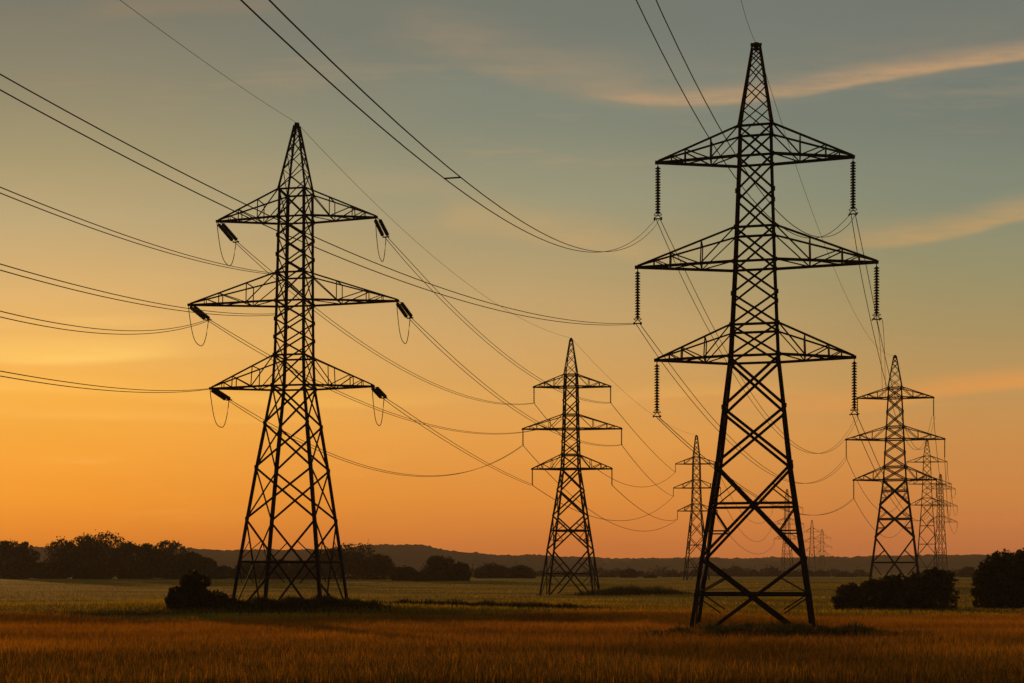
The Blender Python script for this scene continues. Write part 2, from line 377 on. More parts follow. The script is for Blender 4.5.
def pylon(px, ytop, ybase, Y, label, arms, widths, nodes, phi, aphi, leg_w, br_w, ins='hang', ins_len=3.2, lean=0.0, detail=2, group=None, zb=None, pxw=None):
    """arms: (row of the tip, row of the upper joint, left reach px, right reach px); widths: (row, half width px of the body);
    nodes: rows where the bracing panels of the body meet"""
    P = Pylon(); m = Y / FPX
    P.x = (px - 512) * m; P.y = Y; P.zb = (CAM_Z - (ybase - HORIZON) * m) if zb is None else zb
    P.H = (ybase - ytop) * m; P.phi = R(phi); P.lean = lean
    ef = R(phi) + math.atan2(P.x, Y); k = 1 / (math.cos(ef) + abs(math.sin(ef)))
    zz = lambda row: (ybase - row) * m
    ws = sorted((zz(r_), w * m * k) for r_, w in widths); P.zs = [a for a, _ in ws]; P.ws = [b for _, b in ws]
    gr = float(gz(P.x, Y))
    root = empty('electricity_pylon', (P.x, P.y, min(P.zb, gr))); tag(root, label, 'pylon', group)
    Wd = lambda p: p - root.location
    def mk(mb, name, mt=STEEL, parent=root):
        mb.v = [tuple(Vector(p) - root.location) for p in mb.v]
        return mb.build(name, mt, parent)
    ztop_body = zz(arms[0][1]); top = P.H
    # legs
    zl = sorted({zz(n) for n in nodes} | set(P.zs) | {0.0}); zl = [z for z in zl if z <= ztop_body + 1e-6]
    for i in range(4):
        mb = MB()
        pts = [ring(P, z)[i] for z in zl]; pts[0] = pts[0] - Vector((0, 0, max(0, P.zb - gr) + .3))
        for a, b in zip(pts[:-1], pts[1:]):
            cxy = Vector((P.x, P.y, (a.z + b.z) / 2)); ref = ((a + b) / 2 - cxy)
            lw = leg_w * (1 if (a.z - P.zb) < zz(arms[2][0]) * .7 else .8)
            if detail >= 2: mb.angle(a, b, lw, lw * .22, ref)
            else: mb.bar(a, b, lw * .8)
        if detail >= 2:
            for p in pts[1:]:
                hh = lw * .7; c_ = Vector((P.x, P.y, p.z)); p = p.lerp(c_, .02)
                mb.bar(p - Vector((0, 0, hh)), p + Vector((0, 0, hh)), lw * .85, lw * .85)
        lg = mk(mb, 'leg')
        if detail >= 2:
            fb = MB(); p = ring(P, 0)[i]; g2 = float(gz(p.x, p.y))
            fb.tube([(p.x, p.y, min(g2, P.zb) - .4), (p.x, p.y, max(g2 + .12, P.zb + .05)), (p.x, p.y, max(g2 + .2, P.zb + .14))], [.55, .5, .32], 10); mk(fb, 'footing', CONCRETE, lg)
    # bracing, one lattice per face
    zn = sorted(zz(n) for n in nodes); zn = [z for z in zn if z <= ztop_body + 1e-6]
    for f in range(4):
        mb = MB(); i, j = f, (f + 1) % 4
        def seg(a, b, w):
            if detail >= 2:
                ref = ((a + b) / 2 - Vector((P.x, P.y, (a.z + b.z) / 2))); mb.angle(a, b, w, w * .28, ref)
            else: mb.bar(a, b, w * .75)
        for n_, (z0, z1) in enumerate(zip(zn[:-1], zn[1:])):
            A0, B0 = ring(P, z0)[i], ring(P, z0)[j]; A1, B1 = ring(P, z1)[i], ring(P, z1)[j]
            low = n_ == 0
            w = br_w * (1.15 if z1 < zz(arms[2][0]) + .1 else .85)
            if low:     # bottom panel: the crossing members run into the ground inside the feet
                e = .16
                seg(A1, B0.lerp(A0, e), w); seg(B1, A0.lerp(B0, e), w)
            else:
                seg(A0, B1, w); seg(B0, A1, w)
            wb, wt = (B0 - A0).length, (B1 - A1).length
            if z1 <= zz(arms[2][0]) + .1 and detail >= 1:
                t = wb / (wb + wt); zc = z0 + (z1 - z0) * t
                if low: zc = z0 + (z1 - z0) * .5
                Ac, Bc = ring(P, zc)[i], ring(P, zc)[j]
                if (z1 - z0) > 4.4 or low:
                    seg(Ac, Bc, w * .9)
                    Mc = (Ac + Bc) / 2
                    if detail >= 2:
                        # redundant members between the leg and the main diagonals
                        for P0, Pm, P1, far in ((A0, Ac, A1, B0), (B0, Bc, B1, A0)):
                            q = Mc.lerp(P0, .5); seg(Pm, q, w * .5)
                            if not low: seg(Pm.lerp(P0, .5), q, w * .5)
                            q = Mc.lerp(P1, .5); seg(Pm, q, w * .5)
        for a in arms:
            for row in (a[0], a[1]):
                z = zz(row); q = ring(P, z); seg(q[i], q[j], br_w * 1.05)
        mk(mb, 'bracing')
    # peak above the top crossarm
    mb = MB(); z0 = ztop_body; r0 = ring(P, z0); r1 = ring(P, top - .25)
    fr = [0, .30, .56, .78, .92, 1.0] if detail else [0, .4, .75, 1]
    for a, b in zip(fr[:-1], fr[1:]):
        q0 = [r0[i].lerp(r1[i], a) for i in range(4)]; q1 = [r0[i].lerp(r1[i], b) for i in range(4)]
        for i in range(4):
            j = (i + 1) % 4
            mb.bar(q0[i], q1[i], leg_w * .55)
            if detail: mb.bar(q0[i], q1[j], br_w * .52); mb.bar(q0[j], q1[i], br_w * .52)
    cx = P.x + P.lean
    mb.bar((cx, P.y, P.zb + top - .45), (cx, P.y, P.zb + top), .3 if detail > 1 else .4)
    if detail >= 2: cp = .38 if ins == 'hang' else .2; mb.bar((cx - cp, P.y, P.zb + top - .12), (cx + cp, P.y, P.zb + top - .12), .18)
    mk(mb, 'peak')
    P.apex = Vector((cx, P.y, P.zb + top))
    # crossarms
    P.tip = {}; P.end = {}
    ca, sa = math.cos(R(aphi)), math.sin(R(aphi))
    for ai, (rt, ru, lpx, rpx) in enumerate(arms):
        z0, z1 = zz(rt), zz(ru); cxx = P.x + P.lean * z0 / P.H
        for side, reach in (('L', lpx), ('R', rpx)):
            sg = -1 if side == 'L' else 1
            tip = Vector((cxx + sg * reach * m * ca, P.y + sg * reach * m * sa, P.zb + z0))
            idx = (0, 3) if side == 'L' else (1, 2)
            lo = [ring(P, z0)[i] for i in idx]; up = [ring(P, z1)[i] for i in idx]
            mb = MB(); cw = br_w * (1.35 if detail >= 2 else 1.2); tl = tip + Vector((0, 0, .12)); 
            for a in lo: mb.bar(a, tip, cw)
            for a in up: mb.bar(a, tl, cw * .68)
            ts = (.34, .66) if detail >= 2 else (.5,)
            prev = 0.0
            if detail >= 1:
                for ti, t in enumerate(ts):
                    for a, b in zip(lo, up):
                        p0, p1 = a.lerp(tip, t), b.lerp(tl, t)
                        mb.bar(p0, p1, br_w * .62)
                        mb.bar(b.lerp(tl, prev) if ti % 2 == 0 else a.lerp(tip, prev), p0 if ti % 2 == 0 else p1, br_w * .62)
                    mb.bar(lo[0].lerp(tip, t), lo[1].lerp(tip, t), br_w * .6)
                    mb.bar(lo[0].lerp(tip, prev), lo[1].lerp(tip, t), br_w * .55)
                    mb.bar(up[0].lerp(tl, t), up[1].lerp(tl, t), br_w * .6)
                    prev = t
                if detail >= 2:
                    for a, b in zip(lo, up):
                        mb.bar(a.lerp(tip, ts[-1]), b.lerp(tl, (ts[-1] + 1) / 2), br_w * .5)
                        mb.bar(a.lerp(tip, (ts[-1] + 1) / 2), b.lerp(tl, (ts[-1] + 1) / 2), br_w * .5)
            if detail >= 2: mb.bar(tip - Vector((.2 * ca, .2 * sa, -.02)), tip + Vector((.12 * ca, .12 * sa, .02)), cw * 1.25)
            mk(mb, 'crossarm')
            P.tip[side, ai] = tip
            if ins == 'hang':
                end = tip - Vector((0, 0, ins_len + .65)); P.end[side, ai] = end
                mb = MB(); mb.tube([tip, tip - Vector((0, 0, .32))], .035, 6)
                disc_string(mb, tip - Vector((0, 0, .28)), tip - Vector((0, 0, .28 + ins_len)), int(ins_len / .19), .205, .07, 12)
                st = mk(mb, 'insulator_string', GLASS)
                mb = MB(); top_ = tip - Vector((0, 0, .24 + ins_len))
                e = Vector((-sa, ca, 0)); ax = Vector((ca, sa, 0))
                mb.tube([top_, top_ - Vector((0, 0, .1)), end - ax * .26], .03, 5); mb.tube([top_ - Vector((0, 0, .1)), end + ax * .26], .03, 5)
                mb.bar(end - ax * .28, end + ax * .28, .07)
                rg = [top_ - Vector((0, 0, .12)) + ax * (.27 * math.cos(t)) + e * (.27 * math.sin(t)) for t in np.linspace(0, 2 * math.pi, 13)]
                mb.tube(rg, .025, 5)
                for sgn in (-1, 1): mb.tube([end + ax * (.25 * sgn) - e * .28, end + ax * (.25 * sgn) + e * .28], .05, 6)
                mk(mb, 'yoke', STEEL, st)
            elif ins == 'thin':
                end = tip - Vector((0, 0, ins_len)); P.end[side, ai] = end
                mb = MB()
                if detail >= 1: disc_string(mb, tip, end, int(ins_len / .3), .13, .06, 6)
                else: mb.tube([tip, end], .09, 5)
                mk(mb, 'insulator_string', GLASS)
    P.root = root; P.mk = mk; P.m = m; P.zz = zz
    return P

PG = None
towerR = pylon(753.2, 43, 629, 85.5, 'tallest dark lattice pylon standing in orange grass, disc strings hanging straight down from all arms',
    [(160, 130, 97, 95.6), (265, 231, 116.8, 119), (359, 328, 97, 97.8)],
    [(43, 3.2), (130, 16.8), (160, 17.5), (265, 21), (328, 23.8), (359, 25.2), (470, 37.8), (629, 61.5)],
    [130, 160, 195, 231, 265, 297, 328, 359, 410, 466, 559, 629], -12, -5.0, .26, .125, ins='hang', ins_len=3.25, lean=.2)
towerL = pylon(291.5, 123, 604, 104.0, 'tall lattice pylon with slanting twin insulators and wire loops beside the leafy pointed bush',
    [(219.5, 192, 79.5, 81.5), (303, 275, 107.8, 104), (387.5, 357, 84.5, 80.3)],
    [(123, 2.0), (192, 17.5), (219, 18), (303, 19.2), (357, 20.3), (387, 22), (469, 36.8), (604, 59.0)],
    [192, 219.5, 238, 257, 275, 303, 321, 339, 357, 387.5, 425, 469, 520, 604], -9, -5.0, .28, .115, ins='strain', lean=.46)
towerM = pylon(570.5, 338, 597, 193.0, 'mid-sized lattice pylon between the two tallest ones, thin strings on its arms',
    [(387, 375, 37, 39.5), (429, 415, 48, 50.5), (469, 455, 38.5, 41)],
    [(338, 1.1), (375, 7.2), (387, 7.8), (429, 8.8), (469, 10.4), (597, 31.5)],
    [375, 387, 401, 415, 429, 442, 455, 469, 490, 516, 550, 597], -11, -2, .28, .15, ins='thin', ins_len=2.5, lean=.1)
towerN = pylon(696.5, 435, 580, 345.0, 'small hazy pylon seen just left of the legs of the tallest pylon',
    [(464, 457, 21, 22), (488, 480, 23, 24), (511, 504, 19, 21)],
    [(435, 1), (457, 3.6), (464, 3.9), (488, 4.4), (511, 5.4), (580, 13)],
    [457, 464, 472, 480, 488, 496, 504, 511, 522, 537, 555, 580], -17, -2, .34, .2, ins='thin', ins_len=2.3, detail=1)
towerS = pylon(894.5, 355, 588, 218.0, 'mid-sized lattice pylon rising behind round dark bushes right of the tallest pylon',
    [(398, 388, 37, 38), (439.5, 427, 48, 49), (480, 467, 40.5, 41)],
    [(355, 1.1), (388, 6.8), (398, 7.3), (439, 9.3), (480, 11.5), (588, 25.5)],
    [388, 398, 412, 427, 439.5, 453, 467, 480, 505, 537, 588], -17, -3, .28, .155, ins='thin', ins_len=3.2, lean=.1)
towerT = pylon(927, 440, 579, 390.0, 'pale slim pylon partly hidden behind the pylon with round bushes at its feet',
    [(462, 456, 20, 20), (484, 477, 22, 24), (505, 498, 17, 20)],
    [(440, 1), (456, 3.2), (462, 3.4), (484, 4.2), (505, 5.2), (579, 10.5)],
    [456, 462, 469, 477, 484, 491, 498, 505, 518, 535, 555, 579], -19, -2, .27, .15, ins='thin', ins_len=2.6, detail=1)
towerT2 = pylon(940.5, 474, 577, 520.0, 'smallest of the three pylons lined up on the right, rightmost and farthest back',
    [(489, 484, 14, 15), (506, 500, 16, 17), (522, 516, 13, 17)],
    [(474, .8), (484, 2.3), (489, 2.5), (506, 3.1), (522, 3.8), (577, 7)],
    [484, 489, 495, 500, 506, 511, 516, 522, 533, 546, 560, 577], 10, 2, .26, .14, ins='thin', ins_len=2.6, detail=1)
towerU = pylon(787, 489, 577, 590.0, 'tiny faint pylon seen between the legs of the tallest pylon',
    [(508, 502, 15, 16), (524, 518, 16, 17), (539, 533, 13, 13)],
    [(489, .8), (502, 2.4), (508, 2.5), (524, 3), (539, 3.6), (577, 7)],
    [502, 508, 513, 518, 524, 529, 533, 539, 549, 560, 577], 8, 2, .26, .14, ins='thin', ins_len=2.5, detail=1)
towerV = pylon(812, 520, 575, 940.0, 'tiniest faint pylon on the skyline just right of the tallest pylon, left one of two',
    [(532, 528, 9, 12), (542, 538, 11, 13), (551, 547, 9, 14)],
    [(520, .6), (528, 1.5), (532, 1.6), (542, 2), (551, 2.4), (575, 4.2)],
    [528, 532, 535, 538, 542, 547, 551, 560, 575], -20, 2, .28, .16, ins='thin', ins_len=3.0, detail=1)

towerW = pylon(822, 529, 575, 1030.0, 'tiniest faint pylon on the skyline overlapping its twin, right one of two',
    [(538, 534, 8, 9), (547, 543, 9, 10), (555, 551, 8, 9)],
    [(529, .5), (534, 1.3), (538, 1.4), (547, 1.7), (555, 2.1), (575, 3.7)],
    [534, 538, 541, 543, 547, 551, 555, 563, 575], -16, 3, .28, .16, ins='thin', ins_len=3.0, detail=1)

# strain insulators and jumper loops of the left pylon, pulled out along the spans they hold
L_AIM = {('L', 0): (236, 242), ('R', 0): (386, 237), ('L', 1): (208.5, 320), ('R', 1): (410, 318), ('L', 2): (229, 400), ('R', 2): (384, 398)}
for key, (ex, ey) in L_AIM.items():
    tip = towerL.tip[key]; end = at(ex, ey, tip.y + 2.6); towerL.end[key] = end
    d = (end - tip).normalized(); side = Vector((d.y, -d.x, 0)).normalized()
    for sg in (-1, 1):
        mb = MB(); o = side * (.22 * sg)
        p, q = tip + d * .35 + o * .9, end - d * .3 + o
        mb.tube([tip, p], .035, 5); disc_string(mb, p, q, int((q - p).length / .19), .17, .07, 10); mb.tube([q, end + o], .035, 5)
        last = towerL.mk(mb, 'insulator_string', GLASS)
    mb = MB(); mb.bar(end - side * .3, end + side * .3, .09); towerL.mk(mb, 'yoke', STEEL, last)
    # slack jumper hanging from the far end of the string back under the arm
    st = tip - d * .25 - Vector((0, 0, .12)); pts = []
    for t in np.linspace(0, 1, 22):
        p = end.lerp(st, t); p.z -= 2.75 * (1 - abs(2 * t - 1) ** 2.9) * (1.0 if key[1] else 1.0); pts.append(p)
    mb = MB(); mb.tube(pts, .034, 5); towerL.mk(mb, 'jumper_cable', CABLE)

# ------------------------------------------------------------------ power lines
def span(label, A, B, Q=None, sag=None, t1=1.0, n=2, sep=(.45, 0), r=.03, spacers=(), group='power lines strung between the pylons', steps=56, taper=(.55, .06)):
    A, B = Vector(A), Vector(B); d = B - A
    if Q is not None:
        k = (Q[0] - 512) / FPX; t = (k * A.y - A.x) / (d.x - k * d.y); p = A + d * t
        z = CAM_Z - (Q[1] - HORIZON) / FPX * p.y; sag = (p.z - z) / (4 * t * (1 - t))
        print('SPAN', label[:60], 't=%.2f sag=%.2f len=%.1f' % (t, sag, d.length))
    side = Vector((d.y, -d.x, 0)).normalized()
    f = lambda t: A + d * t - Vector((0, 0, 4 * sag * t * (1 - t)))
    ts = np.linspace(0, t1, steps)
    if n == 1:
        mb = MB(); mb.tube([f(t) for t in ts], r, 5)
        o = mb.build('power_line', CABLE, None, A); tag(o, label, 'power line', group); return f
    root = empty('power_line', A); tag(root, label, 'power line', group)
    offs = []
    for sg in (-1, 1):
        mb = MB(); o = side * (sep[0] / 2 * sg) + Vector((0, 0, sep[1] / 2 * sg)); offs.append(o)
        mb.tube([f(t) + o * (taper[0] + (1 - taper[0]) * min(1, t / taper[1])) - A for t in ts], r, 6); mb.build('conductor', CABLE, root)
    for t in spacers:
        mb = MB(); p = f(t) - A; mb.bar(p + offs[0], p + offs[1], .03); mb.build('spacer', STEEL, root)
    return f

e = towerR.end
span('twin cables sweeping from the upper edge down to the tallest pylon, upper left string', e['L', 0], at(255, 0, 19), Q=(597, 252), t1=1.6, r=.014, sep=(.42, 0), spacers=(.825,))
span('twin cables dropping behind the top of the tallest pylon to its upper right string', e['R', 0], at(646, 0, 38), Q=(810, 237), t1=2.0, r=.019, sep=(.58, 0))
span('twin cables crossing behind the loop pylon to the tallest pylon, middle left string', e['L', 1], at(0, 82, 34), Q=(317, 243), t1=1.5, sep=(.05, .46), r=.019, taper=(.12, .8))
span('thin earth wire rising from the tip of the tallest pylon out of the top edge', towerR.apex, at(741, 0, 66), sag=.25, t1=2.0, n=1, r=.014)
span("thin earth wire slanting from the tallest pylon's tip to the round bush pylon's tip", towerR.apex, towerS.apex, Q=(809, 203), n=1, r=.016)
s_ = towerS.end
span("twin cables from the tallest pylon's upper left string to the round bush pylon", e['L', 0], s_['L', 0], Q=(766, 417), r=.026, sep=(.5, 0))
span("twin cables from the tallest pylon's middle left string to the round bush pylon", e['L', 1], s_['L', 1], Q=(771, 473), r=.026, sep=(.5, 0))
span("twin cables from the tallest pylon's lower left string to the round bush pylon", e['L', 2], s_['L', 2], Q=(825, 514), r=.026, sep=(.3, 0))
span("twin cables from the tallest pylon's upper right string to the round bush pylon", e['R', 0], s_['R', 0], Q=(873, 316), r=.026, sep=(.5, 0))
span("twin cables from the tallest pylon's middle right string to the round bush pylon", e['R', 1], towerS.tip['L', 0].lerp(Vector((towerS.x, towerS.y, towerS.tip['L', 0].z)), .72), Q=(883, 362), r=.026, sep=(.5, 0))
span("twin cables from the tallest pylon's lower right string to the round bush pylon", e['R', 2], s_['R', 2], Q=(881, 476), r=.026, sep=(.5, 0))

l_ = towerL.end; m_ = towerM.end
rt = ring(towerL, towerL.zz(277))[0]; rb = ring(towerL, towerL.zz(317))[0]
span('twin cables from the left edge to the loop pylon\'s body, highest of the four', rt, at(0, 190, 52), Q=(130, 239), t1=1.5, sep=(.08, .28), r=.024, taper=(.4, .8))
span('twin cables from the left edge passing just under the loop pylon\'s widest left arm', rb, at(0, 267, 52), Q=(130, 300), t1=1.5, sep=(.08, .28), r=.024, taper=(.4, .8))
span('sagging twin cables from the left edge up to the loop pylon, widest left arm', l_['L', 1], at(0, 314, 56), Q=(130, 332.5), t1=1.5, sep=(.08, .28), r=.024, taper=(.4, .8))
span('twin cables from the left edge to the loop pylon, lowest left arm', towerL.tip['L', 2], at(0, 373.5, 56), Q=(110, 389), t1=1.5, sep=(.08, .24), r=.024, taper=(.2, .8))
span('thin earth wire coming from the top edge to the tip of the loop pylon', towerL.apex, at(120, 0, 58), Q=(205, 62), t1=1.6, n=1, r=.014)
span('thin earth wire falling from the loop pylon\'s tip to the middle pylon\'s tip', towerL.apex, towerM.apex, Q=(440, 262), n=1, r=.017)
mroot = towerM.tip['L', 1].lerp(Vector((towerM.x, towerM.y, towerM.tip['L', 1].z)), .35)
for lab, A, B, Q in (
    ('twin cables from the loop pylon, upper left arm, to the middle pylon, upper left string', l_['L', 0], m_['L', 0], (440, 387)),
    ('twin cables from the loop pylon, upper right arm, to the middle pylon, upper right string', l_['R', 0], m_['R', 0], (476, 331)),
    ('twin cables from the loop pylon, widest left arm, to the middle pylon, widest left arm', l_['L', 1], mroot, (429, 425)),
    ('twin cables from the loop pylon, widest right arm, to the middle pylon, widest right string', l_['R', 1], m_['R', 1], (511, 406)),
    ('low sagging twin cables from the loop pylon, lowest left arm, to the middle pylon', l_['L', 2], m_['L', 1], (420, 476)),
    ('twin cables from the loop pylon, lowest right arm, to the middle pylon, lowest left string', l_['R', 2], m_['L', 2], (480, 460))):
    span(lab, A, B, Q=Q, r=.028, sep=(.36, .1))
n_ = towerN.end
for lab, A, B, Q in (
    ('faint cable from the middle pylon, upper right string, to the hazy pylon', m_['R', 0], n_['L', 0], (640, 438)),
    ('faint cable from the middle pylon, widest right string, to the hazy pylon', m_['R', 1], n_['L', 1], (650, 479)),
    ('faint cable from the middle pylon, lowest right string, to the hazy pylon', m_['R', 2], n_['L', 2], (640, 509)),
    ('faint sagging cable from the middle pylon, upper left string, to the hazy pylon', m_['L', 0], n_['L', 0], (640, 487)),
    ('faint sagging cable from the middle pylon, lowest left string, to the hazy pylon', m_['L', 2], n_['L', 1], (630, 520)),
    ('lowest faint sagging cable from the middle pylon, widest left string, to the hazy pylon', m_['L', 1], n_['L', 2], (640, 531))):
    span(lab, A, B, Q=Q, r=.05, n=1)
span('faint earth wire from the middle pylon\'s tip to the hazy pylon\'s tip', towerM.apex, towerN.apex, sag=3.0, n=1, r=.022)
u_ = towerU.end
span('faint cable from the hazy pylon, upper right arm, to the tiny pylon between the legs', n_['R', 0], u_['L', 0], sag=9, n=1, r=.06)
span('faint cable from the hazy pylon, widest right arm, to the tiny pylon between the legs', n_['R', 1], u_['L', 1], sag=9, n=1, r=.06)
span('faint cable from the hazy pylon, lowest right arm, to the tiny pylon between the legs', n_['R', 2], u_['L', 2], sag=7, n=1, r=.06)
t_ = towerT.end
span('faint cable from the pylon behind bushes, widest left arm, to the slim pylon', s_['L', 1], t_['L', 1], Q=(866, 496), n=1, r=.045)
span('faint cable from the pylon behind bushes, lowest left arm, to the slim pylon', s_['L', 2], t_['L', 2], Q=(873, 528), n=1, r=.045)
span('faint cable from the pylon behind bushes, upper right arm, to the slim pylon', s_['R', 0], t_['R', 0], sag=9, n=1, r=.045)
span('faint cable from the pylon behind bushes, widest right arm, to the slim pylon', s_['R', 1], t_['R', 1], sag=9, n=1, r=.045)
w_ = towerT2.end
for k_, nm in enumerate(('upper', 'widest', 'lowest')):
    span('faint cable from the slim pylon, %s right arm, to the farthest pylon on the right' % nm, t_['R', k_], w_['R', k_], sag=4, n=1, r=.05)

# ------------------------------------------------------------------ trees and bushes
def leaf_mesh(name, cents, size, m, parent, rng, aspect=.7, attr=None):
    n = len(cents)
    a = rng.normal(size=(n, 3)); a /= np.linalg.norm(a, axis=1)[:, None]
    b = rng.normal(size=(n, 3)); b -= a * (a * b).sum(1)[:, None]; b /= np.linalg.norm(b, axis=1)[:, None]
    sz = size * rng.uniform(.55, 1.35, n)[:, None]
    a = a * sz; b = b * sz * aspect
    vs = np.stack([cents - a, cents + b * .9 - a * .1, cents + a, cents - b * .9 + a * .1], 1).reshape(-1, 3)
    me = bpy.data.meshes.new(name); me.vertices.add(4 * n); me.vertices.foreach_set('co', vs.ravel())
    me.loops.add(4 * n); me.loops.foreach_set('vertex_index', np.arange(4 * n, dtype=np.int32))
    me.polygons.add(n); me.polygons.foreach_set('loop_start', np.arange(0, 4 * n, 4, dtype=np.int32))
    me.update(calc_edges=True); me.materials.append(m)
    o = bpy.data.objects.new(name, me); C.objects.link(o)
    if parent is not None: o.parent = parent
    return o

def tree(px, ytop, hw, Y, label, seed, name='tree', cat='tree', n=1700, low=.12, pointed=False, group=None, m=None, size=None, depth=1.0, lobes=None):
    """crown of leaf clumps on limbs; hw half width in px at distance Y"""
    rng = np.random.default_rng(seed); k = Y / FPX
    x = (px - 512) * k; z0 = float(gz(x, Y)); H = (HORIZON - ytop) * k + CAM_Z - z0; r = hw * k
    root = empty(name, (x, Y, z0)); tag(root, label, cat, group)
    size = size or max(.10, 1.15 * k); n = int(n * 2.2)
    nl = lobes or int(13 + rng.integers(0, 5))
    cl = []
    for i in range(nl):
        t = rng.uniform(0, 1) if i else 1.0
        zc = H * (low + .12 + (1 - low - .12) * t * .86)
        prof = (1 - t) ** .7 * .95 + .04 if pointed else math.sqrt(max(.05, 1 - (1.55 * (t - .38)) ** 2))
        ang = rng.uniform(0, 6.28); rad = rng.uniform(.25, .72) * r * prof
        cr = r * rng.uniform(.26, .46) * (prof * .6 + .4) if not pointed else r * rng.uniform(.2, .36) * (prof + .25)
        cr = min(cr, max(.12 * H, (H - zc) * 1.02 + .03 * H))
        cl.append((rad * math.cos(ang), rad * math.sin(ang) * depth, min(zc, H - cr * .8), cr))
    # one clump makes the top and two make the sides, so that the outline keeps its size
    cl[0] = (rng.uniform(-.2, .2) * r, 0, H - r * .42, r * .42) if not pointed else (0, 0, H - r * .16, r * .15)
    cl += [(-r * .68, 0, H * .36, r * .33), (r * .68, 0, H * .34, r * .33), (0, -.2 * r, H * .45, r * .6), (0, 0, H * .24, r * .6), (-r * .34, 0, H * rng.uniform(.64, .74), min(r * .55, H * .26)), (r * .38, 0, H * rng.uniform(.6, .72), min(r * .55, H * .26))]
    if low < .12: cl += [(-r * .55, 0, H * .13, r * .36), (r * .55, 0, H * .12, r * .36), (0, -.3 * r, H * .14, r * .45)]
    for q in range(7):      # shoots that break the outline
        a_ = rng.uniform(-1.2, 1.2); cl.append((math.sin(a_) * r * .85, rng.uniform(-.3, .3) * r, H * (.42 + .5 * math.cos(a_) * rng.uniform(.85, 1.08)), r * rng.uniform(.08, .16)))
    cl = np.array(cl); wts = cl[:, 3] ** 2; wts /= wts.sum()
    ci = rng.choice(len(cl), n, p=wts); d = rng.normal(size=(n, 3)); d /= np.linalg.norm(d, axis=1)[:, None]
    rr = cl[ci, 3] * rng.uniform(.25, 1.0, n) ** .45 * (1 + .26 * np.abs(rng.normal(size=n)) * (rng.uniform(size=n) < .13))
    p = cl[ci, :3] + d * rr[:, None] * np.array([1, 1, .85])
    p[:, 2] = np.maximum(p[:, 2], H * .01 + rng.uniform(0, .05, n) * H)
    leaf_mesh('crown', p, size, m or LEAF, root, rng)
    mb = MB(); tr = max(.05, H * .018)
    mb.tube([(0, 0, -.2), (rng.uniform(-.02, .02) * H, 0, H * .3), (rng.uniform(-.04, .04) * H, 0, H * .62), (rng.uniform(-.04, .04) * H, 0, H * .86)], [tr * 1.4, tr, tr * .6, tr * .2], 7)
    for c in cl[1:8]:
        mb.tube([(0, 0, H * rng.uniform(.12, .4)), (c[0] * .55, c[1] * .55, c[2] * .8), (c[0], c[1], c[2])], [tr * .55, tr * .35, tr * .12], 5)
    mb.build('trunk', BARK, root)
    return root

GL = 'trees of the dark wood on the left'
wood = [  # column, top row, half width, distance, label
    (8, 540, 17, 400, 'round dark tree at the left edge of the picture'),
    (26, 541, 12, 404, 'narrow pointed tree just right of the one at the left edge'),
    (44, 562, 14, 420, 'low tree in the dip between the edge trees and the tall wood'),
    (62, 537, 16, 398, 'flat topped tree at the left end of the tall wood'),
    (82, 533, 16, 402, 'tree in the tall wood just left of its highest crown'),
    (103, 529, 22, 396, 'highest and broadest crown of the dark wood'),
    (127, 541, 15, 403, 'shorter crown just right of the highest crown of the wood'),
    (149, 542, 13, 398, 'tree with a knobbly crown in the dip of the wood'),
    (170, 539, 16, 396, 'tall crown near the right end of the dark wood'),
    (190, 551, 13, 400, 'tree stepping down at the right end of the dark wood'),
    (205, 557, 12, 404, 'small tree behind the pointed leafy bush'),
    (222, 566, 12, 410, 'low tree between the wood and the loop pylon'),
]
for i, (px, yt, hw, Y, lab) in enumerate(wood):
    tree(px, yt, hw * 1.22, Y, lab, 100 + i, n=2300, low=.05, pointed=(i == 1), group=GL)
# more crowns of the same wood standing in front of its gaps, low
for i, (px, yt, hw, lab) in enumerate([(16, 561, 16, 'low bushy growth under the edge trees'), (52, 566, 16, 'low bushy growth at the left foot of the tall wood'), (92, 560, 22, 'broad bushy growth under the highest crown'),
        (136, 562, 20, 'bushy growth under the shorter crowns of the wood'), (178, 562, 18, 'bushy growth under the tall right crown of the wood'), (212, 570, 16, 'low scrub at the right foot of the dark wood')]):
    tree(px, yt, hw, 388, lab, 140 + i, name='shrub', cat='shrub', n=1300, low=.03, group='scrub along the foot of the wood', lobes=8)
GC = 'trees behind the loop pylon'
for i, (px, yt, hw, Y, lab) in enumerate([
    (250, 563, 16, 380, 'low tree seen through the left legs of the loop pylon'), (276, 560, 16, 384, 'low rounded tree seen through the middle of the loop pylon'), (303, 561, 16, 380, 'low tree seen through the right legs of the loop pylon'),
    (326, 549, 18, 372, 'tree showing behind the right leg of the loop pylon'), (352, 543, 24, 368, 'tall broad tree just right of the loop pylon'), (375, 555, 18, 372, 'tree sloping down right of the tall broad one'),
    (404, 568, 12, 345, 'small round tree between two bigger clumps'), (440, 556, 16, 340, 'tall block shaped tree in the gap between loop and middle pylon'),
    (459, 564, 11, 338, 'shorter tree joined to the right of the block shaped one'), (425, 573, 12, 336, 'low tree joined to the left of the block shaped one'),
    (492, 567, 17, 420, 'rounded tree left of the middle pylon, first of a pair'), (519, 568, 14, 424, 'rounded tree left of the middle pylon, nearer to its leg')]):
    tree(px, yt - 1.5, hw * 1.18, Y, lab, 200 + i, n=2200, low=.04, group=GC)
GF = 'distant trees on the plain'
